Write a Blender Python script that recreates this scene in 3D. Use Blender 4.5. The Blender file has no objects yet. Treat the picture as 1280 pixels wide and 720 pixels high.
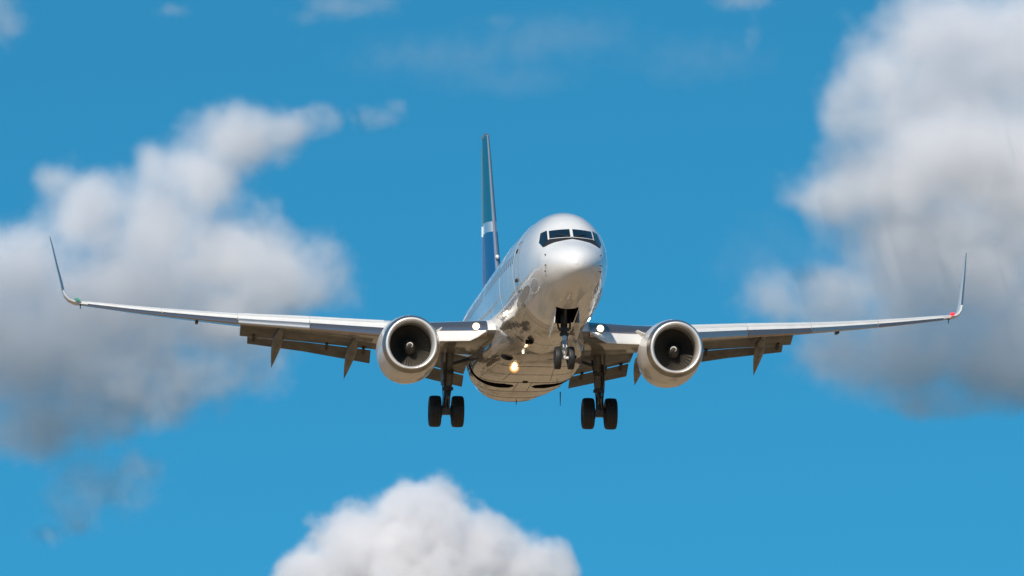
import bpy, bmesh, math, random
from mathutils import Vector, Matrix, Euler, noise
import numpy as np
rad = math.radians
S = bpy.context.scene
COL = S.collection

# ------------------------------------------------------------------ camera, sky, sun, exposure
ELEV = 5.0                       # the lens looks up this many degrees
cam_d = bpy.data.cameras.new('camera'); cam = bpy.data.objects.new('camera', cam_d); COL.objects.link(cam)
cam.location = (0, 0, 1.7); cam.rotation_euler = (rad(90 + ELEV), 0, 0)
cam_d.sensor_width = 36; cam_d.lens = 36 * 7811.19 / 1280
cam_d.clip_start = 1; cam_d.clip_end = 60000
S.camera = cam

SKY_LIFT, SKY_TINT = 0.30, (.20, .94, .98)
SUN_EL, SUN_AZ = 40.0, 199.0     # azimuth clockwise from +Y (the view direction): behind the camera, to its left
w = bpy.data.worlds.new('World'); S.world = w; w.use_nodes = True
nt = w.node_tree; nt.nodes.clear()
sky = nt.nodes.new('ShaderNodeTexSky'); sky.sky_type = 'NISHITA'; sky.sun_disc = False
sky.sun_elevation = rad(SUN_EL); sky.sun_rotation = rad(SUN_AZ)
sky.altitude = 1000; sky.air_density = 1.0; sky.dust_density = 0.0; sky.ozone_density = 3.0
tc = nt.nodes.new('ShaderNodeTexCoord'); lift = nt.nodes.new('ShaderNodeVectorMath'); lift.operation = 'ADD'; lift.inputs[1].default_value = (0, 0, SKY_LIFT)
nrm = nt.nodes.new('ShaderNodeVectorMath'); nrm.operation = 'NORMALIZE'
nt.links.new(tc.outputs['Generated'], lift.inputs[0]); nt.links.new(lift.outputs[0], nrm.inputs[0]); nt.links.new(nrm.outputs[0], sky.inputs['Vector'])
hs = nt.nodes.new('ShaderNodeMix'); hs.data_type = 'RGBA'; hs.blend_type = 'MULTIPLY'; hs.inputs['Factor'].default_value = 1.0; hs.inputs[7].default_value = (*SKY_TINT, 1)   # deep polarised blue of the day
bg = nt.nodes.new('ShaderNodeBackground'); bg.inputs['Strength'].default_value = 0.134
out = nt.nodes.new('ShaderNodeOutputWorld')
nt.links.new(sky.outputs[0], hs.inputs[6]); nt.links.new(hs.outputs[2], bg.inputs['Color']); nt.links.new(bg.outputs[0], out.inputs['Surface'])

sun_d = bpy.data.lights.new('sun', 'SUN'); sun = bpy.data.objects.new('sun', sun_d); COL.objects.link(sun)
sun_d.energy = 4.8; sun_d.angle = rad(0.53); sun_d.color = (1.0, 0.90, 0.785)
_sd = Vector((math.sin(rad(SUN_AZ)) * math.cos(rad(SUN_EL)), math.cos(rad(SUN_AZ)) * math.cos(rad(SUN_EL)), math.sin(rad(SUN_EL))))
sun.rotation_euler = _sd.to_track_quat('Z', 'Y').to_euler(); sun.location = _sd * 300
S.view_settings.view_transform = 'Standard'; S.view_settings.look = 'None'; S.view_settings.exposure = 0.0; S.view_settings.gamma = 1.0
S.view_settings.use_curve_mapping = False
S.cycles.use_denoising = True
try: S.cycles.denoiser = 'OPENIMAGEDENOISE'
except Exception: pass
S.cycles.max_bounces = 12; S.cycles.diffuse_bounces = 3; S.cycles.glossy_bounces = 4; S.cycles.volume_bounces = 8
S.cycles.volume_step_rate = 2.0; S.cycles.volume_max_steps = 512
S.cycles.sample_clamp_indirect = 6
FY = [0, .03, .1, .25, .5, .9, 1.3, 1.6, 2.0, 2.4, 2.8, 3.4, 4.2, 5, 6, 7, 8, 12, 18, 24.5, 27, 30, 33, 36, 38]
FT = [-.50, -.36, -.25, -.11, .05, .24, .40, .55, .83, 1.10, 1.32, 1.55, 1.72, 1.82, 1.87, 1.88, 1.88, 1.88, 1.88, 1.88, 1.88, 1.86, 1.76, 1.48, 1.02]
FB = [-.50, -.62, -.72, -.84, -.98, -1.16, -1.30, -1.38, -1.48, -1.56, -1.63, -1.73, -1.85, -1.95, -2.04, -2.10, -2.13, -2.13, -2.13, -2.13, -1.75, -1.05, -.25, .45, .85]
FW = [0.005, .15, .28, .45, .64, .86, 1.02, 1.12, 1.20, 1.28, 1.35, 1.43, 1.51, 1.58, 1.65, 1.71, 1.76, 1.83, 1.83, 1.83, 1.78, 1.55, 1.13, .58, .10]
FC = [-.50, -.49, -.48, -.46, -.42, -.36, -.30, -.26, -.2, -.16, -.12, -.07, -.03, 0, 0, 0, 0, 0, 0, 0, .1, .4, .75, .97, .94]

def hermite(X, Y, x):
    if x <= X[0]: return Y[0]
    if x >= X[-1]: return Y[-1]
    n = len(X)
    i = max(j for j in range(n - 1) if X[j] <= x)
    d = [(Y[j + 1] - Y[j]) / (X[j + 1] - X[j]) for j in range(n - 1)]
    def slope(j):
        if j == 0: return d[0]
        if j == n - 1: return d[-1]
        if d[j - 1] * d[j] <= 0: return 0.0
        h0, h1 = X[j] - X[j - 1], X[j + 1] - X[j]
        a, b = 2 * h1 + h0, h1 + 2 * h0
        return (a + b) / (a / d[j - 1] + b / d[j])
    h = X[i + 1] - X[i]; t = (x - X[i]) / h
    m0, m1 = slope(i), slope(i + 1)
    return (1 + 2 * t) * (1 - t) ** 2 * Y[i] + t * (1 - t) ** 2 * h * m0 + t * t * (3 - 2 * t) * Y[i + 1] + t * t * (t - 1) * h * m1

def fus(y):
    return hermite(FY, FT, y), hermite(FY, FB, y), hermite(FY, FW, y), hermite(FY, FC, y)

def fus_out(x, y, z):
    """>1 outside the hull, <1 inside"""
    t, b, wd, c = fus(y)
    h = (t - c) if z >= c else (c - b)
    if wd < 1e-4 or h < 1e-4: return 9.0
    return math.hypot(x / wd, (z - c) / h)
# ------------------------------------------------------------------ materials
def mat(name, col, rough=0.5, metal=0.0, coat=0.0, coat_rough=0.05, spec=0.5, var=0.0, vscale=1.0, vcol=None, vstretch=(1, 1, 1), bump=0.0, bscale=4.0, emit=None, estr=0.0, coat_ior=1.5):
    m = bpy.data.materials.new(name); m.use_nodes = True
    t = m.node_tree; b = t.nodes['Principled BSDF']
    b.inputs['Base Color'].default_value = (*col, 1); b.inputs['Roughness'].default_value = rough
    b.inputs['Metallic'].default_value = metal; b.inputs['Specular IOR Level'].default_value = spec
    b.inputs['Coat Weight'].default_value = coat; b.inputs['Coat Roughness'].default_value = coat_rough; b.inputs['Coat IOR'].default_value = coat_ior
    tc = t.nodes.new('ShaderNodeTexCoord'); vec = tc.outputs['Object']
    if var > 0:
        mp = t.nodes.new('ShaderNodeMapping'); mp.inputs['Scale'].default_value = vstretch; t.links.new(vec, mp.inputs[0])
        nz = t.nodes.new('ShaderNodeTexNoise'); nz.inputs['Scale'].default_value = vscale; nz.inputs['Detail'].default_value = 6; nz.inputs['Roughness'].default_value = 0.6
        t.links.new(mp.outputs[0], nz.inputs['Vector'])
        rp = t.nodes.new('ShaderNodeValToRGB'); rp.color_ramp.elements[0].position = 0.35; rp.color_ramp.elements[1].position = 0.7
        c2 = vcol or tuple(c * (1 - var) for c in col)
        rp.color_ramp.elements[0].color = (*col, 1); rp.color_ramp.elements[1].color = (*c2, 1)
        t.links.new(nz.outputs[0], rp.inputs[0]); t.links.new(rp.outputs[0], b.inputs['Base Color'])
        mr = t.nodes.new('ShaderNodeMapRange'); mr.inputs['To Min'].default_value = max(0.02, rough * 0.75); mr.inputs['To Max'].default_value = min(1, rough * 1.35)
        t.links.new(nz.outputs[0], mr.inputs[0]); t.links.new(mr.outputs[0], b.inputs['Roughness'])
    if bump > 0:
        n2 = t.nodes.new('ShaderNodeTexNoise'); n2.inputs['Scale'].default_value = bscale; n2.inputs['Detail'].default_value = 3
        t.links.new(vec, n2.inputs['Vector'])
        bp = t.nodes.new('ShaderNodeBump'); bp.inputs['Strength'].default_value = 1.0; bp.inputs['Distance'].default_value = bump
        t.links.new(n2.outputs[0], bp.inputs['Height'])
        t.links.new(bp.outputs[0], b.inputs['Normal']); t.links.new(bp.outputs[0], b.inputs['Coat Normal'])
    if emit:
        b.inputs['Emission Color'].default_value = (*emit, 1); b.inputs['Emission Strength'].default_value = estr
    return m

WHITE = mat('white_gloss_paint', (.82, .81, .79), .32, coat=1.0, coat_rough=.04, var=.16, vscale=1.0, vstretch=(1, .25, 1), bump=.012, bscale=1.1)
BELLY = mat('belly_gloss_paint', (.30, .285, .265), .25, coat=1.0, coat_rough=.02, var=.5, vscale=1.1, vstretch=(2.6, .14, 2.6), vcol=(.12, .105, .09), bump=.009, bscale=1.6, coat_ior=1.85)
NACELLE = mat('nacelle_paint', (.74, .73, .72), .4, coat=.6, coat_rough=.06, var=.2, vscale=1.2, vstretch=(1, .4, 1), vcol=(.62, .60, .57), bump=.012, bscale=1.8)
WINGW = mat('wing_white_paint', (.72, .71, .68), .4, coat=.4, var=.12, vscale=2)
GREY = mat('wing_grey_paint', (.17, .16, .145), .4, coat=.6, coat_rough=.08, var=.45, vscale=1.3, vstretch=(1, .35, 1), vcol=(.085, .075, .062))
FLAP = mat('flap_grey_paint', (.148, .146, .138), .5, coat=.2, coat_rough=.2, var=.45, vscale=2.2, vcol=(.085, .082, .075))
CHROME = mat('polished_aluminium', (.38, .32, .31), .17, metal=.86, var=.08, vscale=3, bump=.002, bscale=3)
DULL = mat('brushed_aluminium', (.60, .58, .56), .42, metal=1.0, var=.2, vscale=4)
STEELW = mat('nose_leg_paint', (.72, .71, .69), .35, coat=.5, var=.25, vscale=8)
STEEL = mat('gear_leg_paint', (.50, .50, .48), .4, var=.4, vscale=7, vcol=(.22, .21, .19))
DARKST = mat('dark_steel', (.075, .07, .065), .5, metal=.3, var=.4, vscale=6)
GREYLE = mat('fin_leading_edge_metal', (.26, .30, .38), .4, metal=.2, var=.15, vscale=2)
DULL2 = mat('lip_highlight_metal', (.86, .84, .81), .36, metal=.6, var=.06, vscale=3)
LIPOUT = mat('dark_lip_metal', (.42, .40, .38), .36, metal=.9, var=.25, vscale=4)
GEARD = mat('main_leg_paint', (.20, .19, .17), .5, var=.5, vscale=7, vcol=(.08, .075, .07))
RUBBER = mat('tyre_rubber', (.009, .009, .010), .55, var=.4, vscale=5, vcol=(.030, .028, .026))
BLACK = mat('cavity_and_shade_black', (.012, .011, .010), .9, spec=.1)
GLASS = mat('cockpit_glass', (.008, .010, .014), .03, spec=.7, coat=1.0, coat_rough=.02)
MASK = mat('black_antiglare_paint', (.02, .018, .017), .55)
SEAM2 = mat('skin_joint_sealant', (.50, .49, .47), .5)
SEAM = mat('seam_sealant', (.16, .16, .15), .6)
LINER = mat('inlet_liner', (.42, .38, .31), .5, metal=.4, var=.3, vscale=5)
FANM = mat('fan_titanium', (.11, .10, .085), .5, metal=.5)
SPINM = mat('spinner_paint', (.055, .05, .04), .7, spec=.2)
SWIRL = mat('spinner_swirl_paint', (.80, .80, .78), .4)
TEAL = mat('fin_teal_paint', (.004, .13, .22), .4, coat=.15, coat_rough=.06)
BLUE = mat('fin_blue_paint', (.006, .10, .28), .4, coat=.15, coat_rough=.06)
BAND = mat('fin_pale_band_paint', (.52, .60, .66), .3, coat=.8, coat_rough=.06)
REDL = mat('red_lens', (.75, .02, .03), .15, coat=1, emit=(1, .04, .05), estr=1.2)
GREENL = mat('green_lens', (.08, .30, .20), .15, coat=1, emit=(.05, .9, .5), estr=.03)
LAMP = mat('landing_lamp', (1, .95, .85), .2, emit=(1, .88, .68), estr=40)
LAMPW = mat('warm_landing_lamp', (1, .8, .5), .2, emit=(1, .78, .45), estr=40)
LAMPD = mat('small_lamp', (1, .9, .7), .2, emit=(1, .86, .6), estr=2.5)
LAMPO = mat('lamp_halo_rim', (.9, .6, .3), .2, emit=(1, .42, .10), estr=.7)  # orange halo of the lamp's glare, painted as emission on the rim
LAMPM = mat('lamp_glow_ring', (.9, .7, .4), .2, emit=(1, .60, .24), estr=1.5)  # inner part of the same halo, painted as emission
SMOKED = mat('cabin_window_glass', (.15, .16, .18), .08, spec=.6)

def lamp(m, c, r, core, slots=(0, 1, 2, 3)):
    """a round lamp: housing, rim and ring with its glow painted in, and the burning core, facing forward"""
    x, y, z = c
    def rg(rr, dy): return [(x + rr * math.cos(2 * math.pi * j / 24) / SX, y + dy, z + rr * math.sin(2 * math.pi * j / 24)) for j in range(24)]
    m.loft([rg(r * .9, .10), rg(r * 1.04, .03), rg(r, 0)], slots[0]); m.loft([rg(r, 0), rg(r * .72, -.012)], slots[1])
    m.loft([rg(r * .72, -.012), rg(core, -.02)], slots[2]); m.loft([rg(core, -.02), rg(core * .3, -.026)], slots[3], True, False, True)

# ------------------------------------------------------------------ mesh helpers; aircraft metres: x to its left, y aft of the nose, z up from the cabin axis
SX = 0.948
def T(p): return (p[0] * SX, p[1] - 15.0, p[2] + 4.0)

class MB:
    def __init__(s): s.v = []; s.f = []; s.m = []
    def pt(s, p): s.v.append(T(p)); return len(s.v) - 1
    def face(s, idx, m=0): s.f.append(tuple(idx)); s.m.append(m)
    def loft(s, rings, m=0, closed=True, cap0=False, cap1=False, fm=None):
        R = [[s.pt(p) for p in r] for r in rings]
        n = len(R[0])
        for i in range(len(R) - 1):
            for j in range(n if closed else n - 1):
                k = (j + 1) % n
                s.face((R[i][j], R[i][k], R[i + 1][k], R[i + 1][j]), fm(i, j) if fm else m)
        if cap0: s.face(R[0][::-1], fm(0, 0) if fm and cap0 == 2 else m)
        if cap1: s.face(R[-1], m)
        return R
    def tube(s, pts, r, m=0, n=12, cap=True):
        """r: one radius or one per point; pts in aircraft metres"""
        pts = [Vector(p) for p in pts]; rs = r if isinstance(r, (list, tuple)) else [r] * len(pts)
        rings = []
        for i, p in enumerate(pts):
            d = (pts[min(i + 1, len(pts) - 1)] - pts[max(i - 1, 0)]).normalized()
            a = d.cross(Vector((0, 0, 1)) if abs(d.z) < .9 else Vector((1, 0, 0))).normalized(); b = d.cross(a)
            rings.append([tuple(p + (a * math.cos(2 * math.pi * k / n) + b * math.sin(2 * math.pi * k / n)) * rs[i]) for k in range(n)])
        s.loft(rings, m, True, cap, cap)
    def box(s, c, h, m=0, rot=None):
        c = Vector(c); R = rot.to_matrix() if rot else Matrix.Identity(3)
        q = [s.pt(tuple(c + R @ Vector((sx * h[0], sy * h[1], sz * h[2])))) for sx in (-1, 1) for sy in (-1, 1) for sz in (-1, 1)]
        for f in ((0, 1, 3, 2), (4, 6, 7, 5), (0, 4, 5, 1), (2, 3, 7, 6), (0, 2, 6, 4), (1, 5, 7, 3)): s.face([q[i] for i in f], m)
    def plate(s, poly, th, m=0):
        """flat polygon given a thickness along its normal"""
        P = [Vector(p) for p in poly]; n = (P[1] - P[0]).cross(P[2] - P[0]).normalized() * th
        a = [s.pt(tuple(p + n * .5)) for p in P]; b = [s.pt(tuple(p - n * .5)) for p in P]
        s.face(a, m); s.face(b[::-1], m)
        for i in range(len(P)):
            j = (i + 1) % len(P); s.face((a[i], b[i], b[j], a[j]), m)
    def build(s, name, mats, parent, sharp=35, smooth=True):
        me = bpy.data.meshes.new(name); me.from_pydata(s.v, [], s.f); me.update()
        for m in (mats if isinstance(mats, (list, tuple)) else [mats]): me.materials.append(m)
        me.polygons.foreach_set('material_index', s.m)
        bm = bmesh.new(); bm.from_mesh(me)
        bmesh.ops.remove_doubles(bm, verts=bm.verts, dist=1e-5)
        bmesh.ops.recalc_face_normals(bm, faces=bm.faces)
        bm.to_mesh(me); bm.free()
        if smooth:
            me.polygons.foreach_set('use_smooth', [True] * len(me.polygons))
            me.set_sharp_from_angle(angle=rad(sharp))
        ob = bpy.data.objects.new(name, me); COL.objects.link(ob)
        if parent: ob.parent = parent
        return ob

def carve(ob, cutters):
    """cut real openings, then keep the result as plain mesh"""
    for c in cutters:
        md = ob.modifiers.new('cut', 'BOOLEAN'); md.operation = 'DIFFERENCE'; md.solver = 'EXACT'; md.object = c
        try: md.material_mode = 'TRANSFER'
        except Exception: pass
    bpy.context.view_layer.update()
    dg = bpy.context.evaluated_depsgraph_get()
    me = bpy.data.meshes.new_from_object(ob.evaluated_get(dg))
    ob.modifiers.clear(); ob.data = me; me.name = ob.name
    me.polygons.foreach_set('use_smooth', [True] * len(me.polygons)); me.set_sharp_from_angle(angle=rad(35))
    for c in cutters: bpy.data.objects.remove(c, do_unlink=True)

def interp(tab, x):
    return hermite([t[0] for t in tab], [t[1] for t in tab], x)

# ------------------------------------------------------------------ the aircraft's root, at the level of its wheels
YAW, PIT, ROL = rad(5.02285928), rad(-6.85937066), rad(0.97227324)
plane = bpy.data.objects.new('airliner', None); COL.objects.link(plane)
def _R():
    Rz = Matrix.Rotation(YAW, 3, 'Z'); Rx = Matrix.Rotation(PIT, 3, 'X'); Ry = Matrix.Rotation(ROL, 3, 'Y')
    return Rz @ Rx @ Ry
_Rw = Matrix.Rotation(rad(ELEV), 3, 'X')
_ctr = Vector((0, 0, 1.7)) + _Rw @ Vector((0.81871416, 220, -0.47529139))
_rot = _Rw @ _R()
plane.matrix_world = Matrix.Translation(_ctr + _rot @ Vector((0, 0, -4.0))) @ _rot.to_4x4()
plane['label'] = 'white twin-engine jet airliner with blue tail flying in with wheels down and lights on'
plane['category'] = 'airplane'

# ------------------------------------------------------------------ fuselage
mb = MB()
ys = [0, .01, .03, .06, .1, .16, .25, .36, .5, .7, .9, 1.1, 1.3, 1.45, 1.6, 1.8, 2.0, 2.2, 2.4, 2.6, 2.8, 3.1, 3.4, 3.8, 4.2, 4.6, 5, 5.5, 6, 6.5, 7, 7.5, 8, 9, 10, 11, 12, 14, 16, 18, 20, 22, 24.5, 25.5, 26.5, 27.5, 28.5, 30, 31, 32, 33, 34, 35, 36, 37, 37.6, 38]
NR = 72
def fring(y, k=1.0):
    t, b, wd, c = fus(y)
    if y == 0: wd, t, b = .012, c + .012, c - .012
    r = []
    for j in range(NR):
        a = 2 * math.pi * j / NR; s_, c_ = math.sin(a), math.cos(a)
        r.append((wd * c_ * k, y, c + (t - c) * s_ * k if s_ >= 0 else c + (c - b) * s_ * k))
    return r
mb.loft([fring(y) for y in ys], 0, True, True, True)
# paint: white above, greyer and stained belly below the wing line
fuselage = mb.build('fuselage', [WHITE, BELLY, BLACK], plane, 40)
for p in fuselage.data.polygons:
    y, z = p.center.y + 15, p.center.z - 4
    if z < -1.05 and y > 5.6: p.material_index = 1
c = MB(); c.box((0, 3.98, -1.6), (.40, .97, .75), 0)
cut = c.build('cutter', [BLACK], plane)
carve(fuselage, [cut])

def on_hull_front(x, z, off=0.0):
    a, b = 0.0, 9.0
    for _ in range(40):
        m = (a + b) / 2
        if fus_out(x, m, z) < 1: b = m
        else: a = m
    y = (a + b) / 2
    e = .01
    g = Vector((fus_out(x + e, y, z) - fus_out(x - e, y, z), fus_out(x, y + e, z) - fus_out(x, y - e, z), fus_out(x, y, z + e) - fus_out(x, y, z - e)))
    if g.length < 1e-6: g = Vector((0, -1, 0))
    g.normalize()
    return Vector((x, y, z)) + g * off
def on_hull_side(y, z, side=-1, off=0.0):
    t, b, wd, c = fus(y)
    h = (t - c) if z >= c else (c - b)
    q = max(0, 1 - ((z - c) / h) ** 2)
    x = wd * math.sqrt(q)
    n = Vector((x / wd ** 2, 0, (z - c) / h ** 2)); n.normalize()
    return Vector((side * (x + n.x * off), y, z + n.z * off))
def skin_patch(top, bottom, fn, off, nv=6, sub=8, th=.02):
    """a panel lying on the hull between two polylines given in the coordinates fn takes; a thin solid"""
    def sample(pl, t):
        s_ = t * (len(pl) - 1); i = min(int(s_), len(pl) - 2); f = s_ - i
        return [pl[i][k] * (1 - f) + pl[i + 1][k] * f for k in range(2)]
    nu = sub * (max(len(top), len(bottom)) - 1)
    m = MB(); A = []; B = []
    for i in range(nu + 1):
        a, b = sample(top, i / nu), sample(bottom, i / nu)
        A.append([m.pt(tuple(fn(a[0] + (b[0] - a[0]) * j / nv, a[1] + (b[1] - a[1]) * j / nv, off))) for j in range(nv + 1)])
        B.append([m.pt(tuple(fn(a[0] + (b[0] - a[0]) * j / nv, a[1] + (b[1] - a[1]) * j / nv, off - th))) for j in range(nv + 1)])
    for i in range(nu):
        for j in range(nv):
            m.face((A[i][j], A[i + 1][j], A[i + 1][j + 1], A[i][j + 1])); m.face((B[i][j], B[i][j + 1], B[i + 1][j + 1], B[i + 1][j]))
    for i in range(nu):
        m.face((A[i][0], B[i][0], B[i + 1][0], A[i + 1][0])); m.face((A[i][nv], A[i + 1][nv], B[i + 1][nv], B[i][nv]))
    for j in range(nv):
        m.face((A[0][j], A[0][j + 1], B[0][j + 1], B[0][j])); m.face((A[nu][j], B[nu][j], B[nu][j + 1], A[nu][j + 1]))
    return m
# cockpit glazing, each pane on its frame
mk = skin_patch([(-1.02, .37), (-.79, .50), (-.74, .56), (0, .585), (.74, .56), (.79, .50), (1.02, .37)], [(-.95, .23), (-.78, .31), (-.62, .365), (0, .485), (.62, .365), (.78, .31), (.95, .23)], on_hull_front, .006)
mk.build('antiglare_panel', MASK, fuselage)
for s in (-1, 1):
    fr = skin_patch([(s * .015, .90), (s * .765, .862)], [(s * .015, .548), (s * .785, .515)], on_hull_front, .008)
    fr.build('window_frame', WINGW, fuselage)
    g = skin_patch([(s * .05, .882), (s * .74, .845)], [(s * .05, .565), (s * .76, .533)], on_hull_front, .014)
    g.build('windscreen', GLASS, fuselage)
    fr = skin_patch([(s * .80, .885), (s * 1.0, .81), (s * 1.09, .44)], [(s * .82, .40), (s * .90, .26), (s * 1.0, .225)], on_hull_front, .007)
    fr.build('window_frame', MASK, fuselage)
    g = skin_patch([(s * .815, .862), (s * .93, .825)], [(s * .835, .47), (s * .94, .325)], on_hull_front, .014)
    g.build('side_window', GLASS, fuselage)
    g = skin_patch([(s * .948, .818), (s * .985, .79), (s * 1.06, .43)], [(s * .955, .315), (s * .965, .29), (s * .995, .255)], on_hull_front, .014)
    g.build('side_window', GLASS, fuselage)
# service door, cabin windows and probes on the side the lens sees
def sidefn(side): return lambda y, z, off: on_hull_side(y, z, side, off)
fn = sidefn(-1)
def strip(a, b, wd, name, m, par, fn=fn, off=.004):
    d = Vector((b[0] - a[0], b[1] - a[1])); n = Vector((-d.y, d.x)).normalized() * wd / 2
    p = skin_patch([(a[0] + n.x, a[1] + n.y), (b[0] + n.x, b[1] + n.y)], [(a[0] - n.x, a[1] - n.y), (b[0] - n.x, b[1] - n.y)], fn, off, 1, 10, .012)
    return p
door = skin_patch([(4.95, .80), (5.75, .80)], [(4.95, -.78), (5.75, -.78)], fn, .005, 14, 8).build('service_door', WHITE, fuselage)
def outline(pts, wd, par, name='door_seal'):
    m = MB()
    for a, b in zip(pts, pts[1:]):
        q = strip(a, b, wd, name, SEAM, par, off=.010); o = len(m.v); m.v += q.v; m.f += [tuple(i + o for i in f) for f in q.f]; m.m += q.m
    return m.build(name, SEAM, par)
outline([(4.93, .82), (5.77, .82), (5.77, -.80), (4.93, -.80), (4.93, .82)], .022, fuselage)
skin_patch([(5.45, .62), (5.7, .62)], [(5.45, .50), (5.7, .50)], fn, .03, 2, 3).build('door_handle', MASK, fuselage)
skin_patch([(5.1, -.40), (5.52, -.40)], [(5.1, -.50), (5.52, -.50)], fn, .05, 2, 3).build('door_vent', MASK, fuselage)
cw = None
k = 0
for y in np.arange(6.3, 29.6, .508):
    if 15.9 < y < 16.7: continue
    if cw is None:
        pass
    t_ = [(y - .10, .52), (y, .56), (y + .10, .52)]; b_ = [(y - .10, .24), (y, .20), (y + .10, .24)]
    skin_patch(t_, b_, fn, .006, 4, 3, .014).build('cabin_window', SMOKED, fuselage)
def blob_on(x, z, r, h, name, m, par):
    p = on_hull_front(x, z, 0); e = on_hull_front(x, z, h); d = on_hull_front(x, z, -.03)
    q = MB(); q.tube([tuple(d), tuple(p), tuple(e), tuple(e + Vector((0, -.06, 0)))], [r, r, r * .8, r * .5], 0, 10); return q.build(name, m, par)
for s in (-1, 1):
    for zz in (-.09, -.44, -.62): blob_on(s * .95, zz, .022, .05, 'pitot_probe', DARKST, fuselage)
# static port panels
for s, cx, cz in ((-1, 1.36, -1.0), (1, 1.30, -1.06)):
    pl = []
    q = MB(); rim = []
    for j in range(20):
        a = 2 * math.pi * j / 20; rim.append(q.pt(tuple(on_hull_front(s * (cx + .15 * math.cos(a) * .6), cz + .21 * math.sin(a), .006))))
    cc = q.pt(tuple(on_hull_front(s * cx, cz, .006)))
    for j in range(20): q.face((rim[j], rim[(j + 1) % 20], cc))
    q.build('static_port_panel', DULL, fuselage)
# skin joints: the radome's seam and two frames further back
for y0 in (6.15, 9.9):
    q = MB(); w_ = .011 if y0 > 2 else .014
    def rg(y, off):
        r = fring(y); c0 = fus(y)[3]
        return [(a * (1 + off / max(.4, fus(y)[2])), b, c0 + (z - c0) * (1 + off / max(.4, fus(y)[2]))) for a, b, z in r]
    q.loft([rg(y0 - w_, -.004), rg(y0 - w_, .004), rg(y0 + w_, .004), rg(y0 + w_, -.004)], 0); q.build('skin_seam', SEAM2, fuselage)
# windscreen wipers
for s in (-1, 1):
    a_ = on_hull_front(s * .12, .56, .03); b_ = on_hull_front(s * .50, .66, .03); m_ = on_hull_front(s * .30, .62, .035)
    q = MB(); q.tube([tuple(a_), tuple(m_), tuple(b_)], .012, 0, 6); q.build('wiper', MASK, fuselage)
# crown antennas
for y, zt in ((9.0, .28), (21.0, .30)):
    q = MB(); q.loft([[(-.02, y, 1.85), (0, y - .05, 1.85), (.02, y, 1.85), (0, y + .35, 1.85)], [(-.008, y + .2, 1.88 + zt), (0, y + .18, 1.88 + zt), (.008, y + .2, 1.88 + zt), (0, y + .36, 1.88 + zt)]], 0, True, True, True)
    q.build('antenna', WINGW, fuselage)

# ------------------------------------------------------------------ belly fairing with its wheel wells
FAIR = [(11.3, .85, -1.75, -.9), (12.0, 1.2, -2.03, -.9), (13, 1.5, -2.22, -.9), (14, 1.72, -2.32, -.9), (15.5, 1.90, -2.39, -.95), (17, 2.02, -2.44, -1.0), (19, 2.08, -2.48, -1.0), (21, 2.06, -2.54, -1.0), (22.5, 1.96, -2.63, -1.0), (24, 1.72, -2.62, -1.0), (25.3, 1.38, -2.38, -.95), (26.5, .95, -2.05, -.9), (27.3, .6, -1.65, -.8)]
mb = MB(); rings = []
fy = [f[0] for f in FAIR]
for i in range(60):
    y = 11.3 + (27.3 - 11.3) * i / 59
    wd = hermite(fy, [f[1] for f in FAIR], y); zb = hermite(fy, [f[2] for f in FAIR], y); zt = hermite(fy, [f[3] for f in FAIR], y)
    zc = zt - .25; r = []
    for j in range(56):
        a = 2 * math.pi * j / 56; ca, sa = math.cos(a), math.sin(a)
        ex = 2 / (3.7 - 1.3 * max(0, min(1, (y - 19) / 4)))
        x = wd * math.copysign(abs(ca) ** ex, ca); z = zc + ((zt - zc) if sa > 0 else (zc - zb)) * math.copysign(abs(sa) ** ex, sa)
        r.append((x, y, z))
    rings.append(r)
mb.loft(rings, 0, True, True, True)
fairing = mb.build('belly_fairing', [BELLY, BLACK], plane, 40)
cuts = []
for s in (-1, 1):
    c = MB()
    prof = [(.32, 19.9), (.42, 19.45), (.75, 19.2), (1.2, 19.25), (1.6, 19.25), (2.3, 19.2), (2.3, 19.85), (1.75, 19.95), (1.35, 20.25), (.9, 20.42), (.5, 20.3)]
    top = [c.pt((s * x, y, -2.12 + .18 * x)) for x, y in prof]; bot = [c.pt((s * x, y, -3.2)) for x, y in prof]
    c.face(top, 0); c.face(bot[::-1], 0)
    for i in range(len(prof)):
        j = (i + 1) % len(prof); c.face((top[i], bot[i], bot[j], top[j]), 0)
    cuts.append(c.build('cutter', [BLACK], plane))
carve(fairing, cuts)
def fair_z(x, y):
    wd = hermite(fy, [f[1] for f in FAIR], y); zb = hermite(fy, [f[2] for f in FAIR], y); zc = hermite(fy, [f[3] for f in FAIR], y) - .25
    e = 3.7 - 1.3 * max(0, min(1, (y - 19) / 4))
    return zc - (zc - zb) * max(0, 1 - abs(x / wd) ** e) ** (1 / e)
def belly_seam(pts, r, m):
    q = MB(); q.tube([(x, y, fair_z(x, y) + r * .3) for x, y in pts], r, 0, 6); q.build('panel_seam', m, fairing)
for y, h_, r, m in ((14.6, 1.4, .016, SEAM), (16.6, 1.65, .012, SEAM), (18.75, 1.7, .018, SEAM), (21.2, 1.6, .02, SEAM2), (22.6, 1.45, .014, SEAM), (24.1, 1.1, .016, SEAM2)):
    belly_seam([(-h_ + 2 * h_ * i / 16, y + .25 * (abs(i - 8) / 8) ** 2) for i in range(17)], r, m)
for s in (-1, 1):
    belly_seam([(s * (.62 + .02 * i), 13.4 + .35 * i) for i in range(15)], .012, SEAM)
    belly_seam([(s * (1.30 + .028 * i), 13.6 + .35 * i) for i in range(15)], .02, SEAM2)
    belly_seam([(s * .26, 18.8 + .2 * i) for i in range(12)], .014, SEAM)
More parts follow.
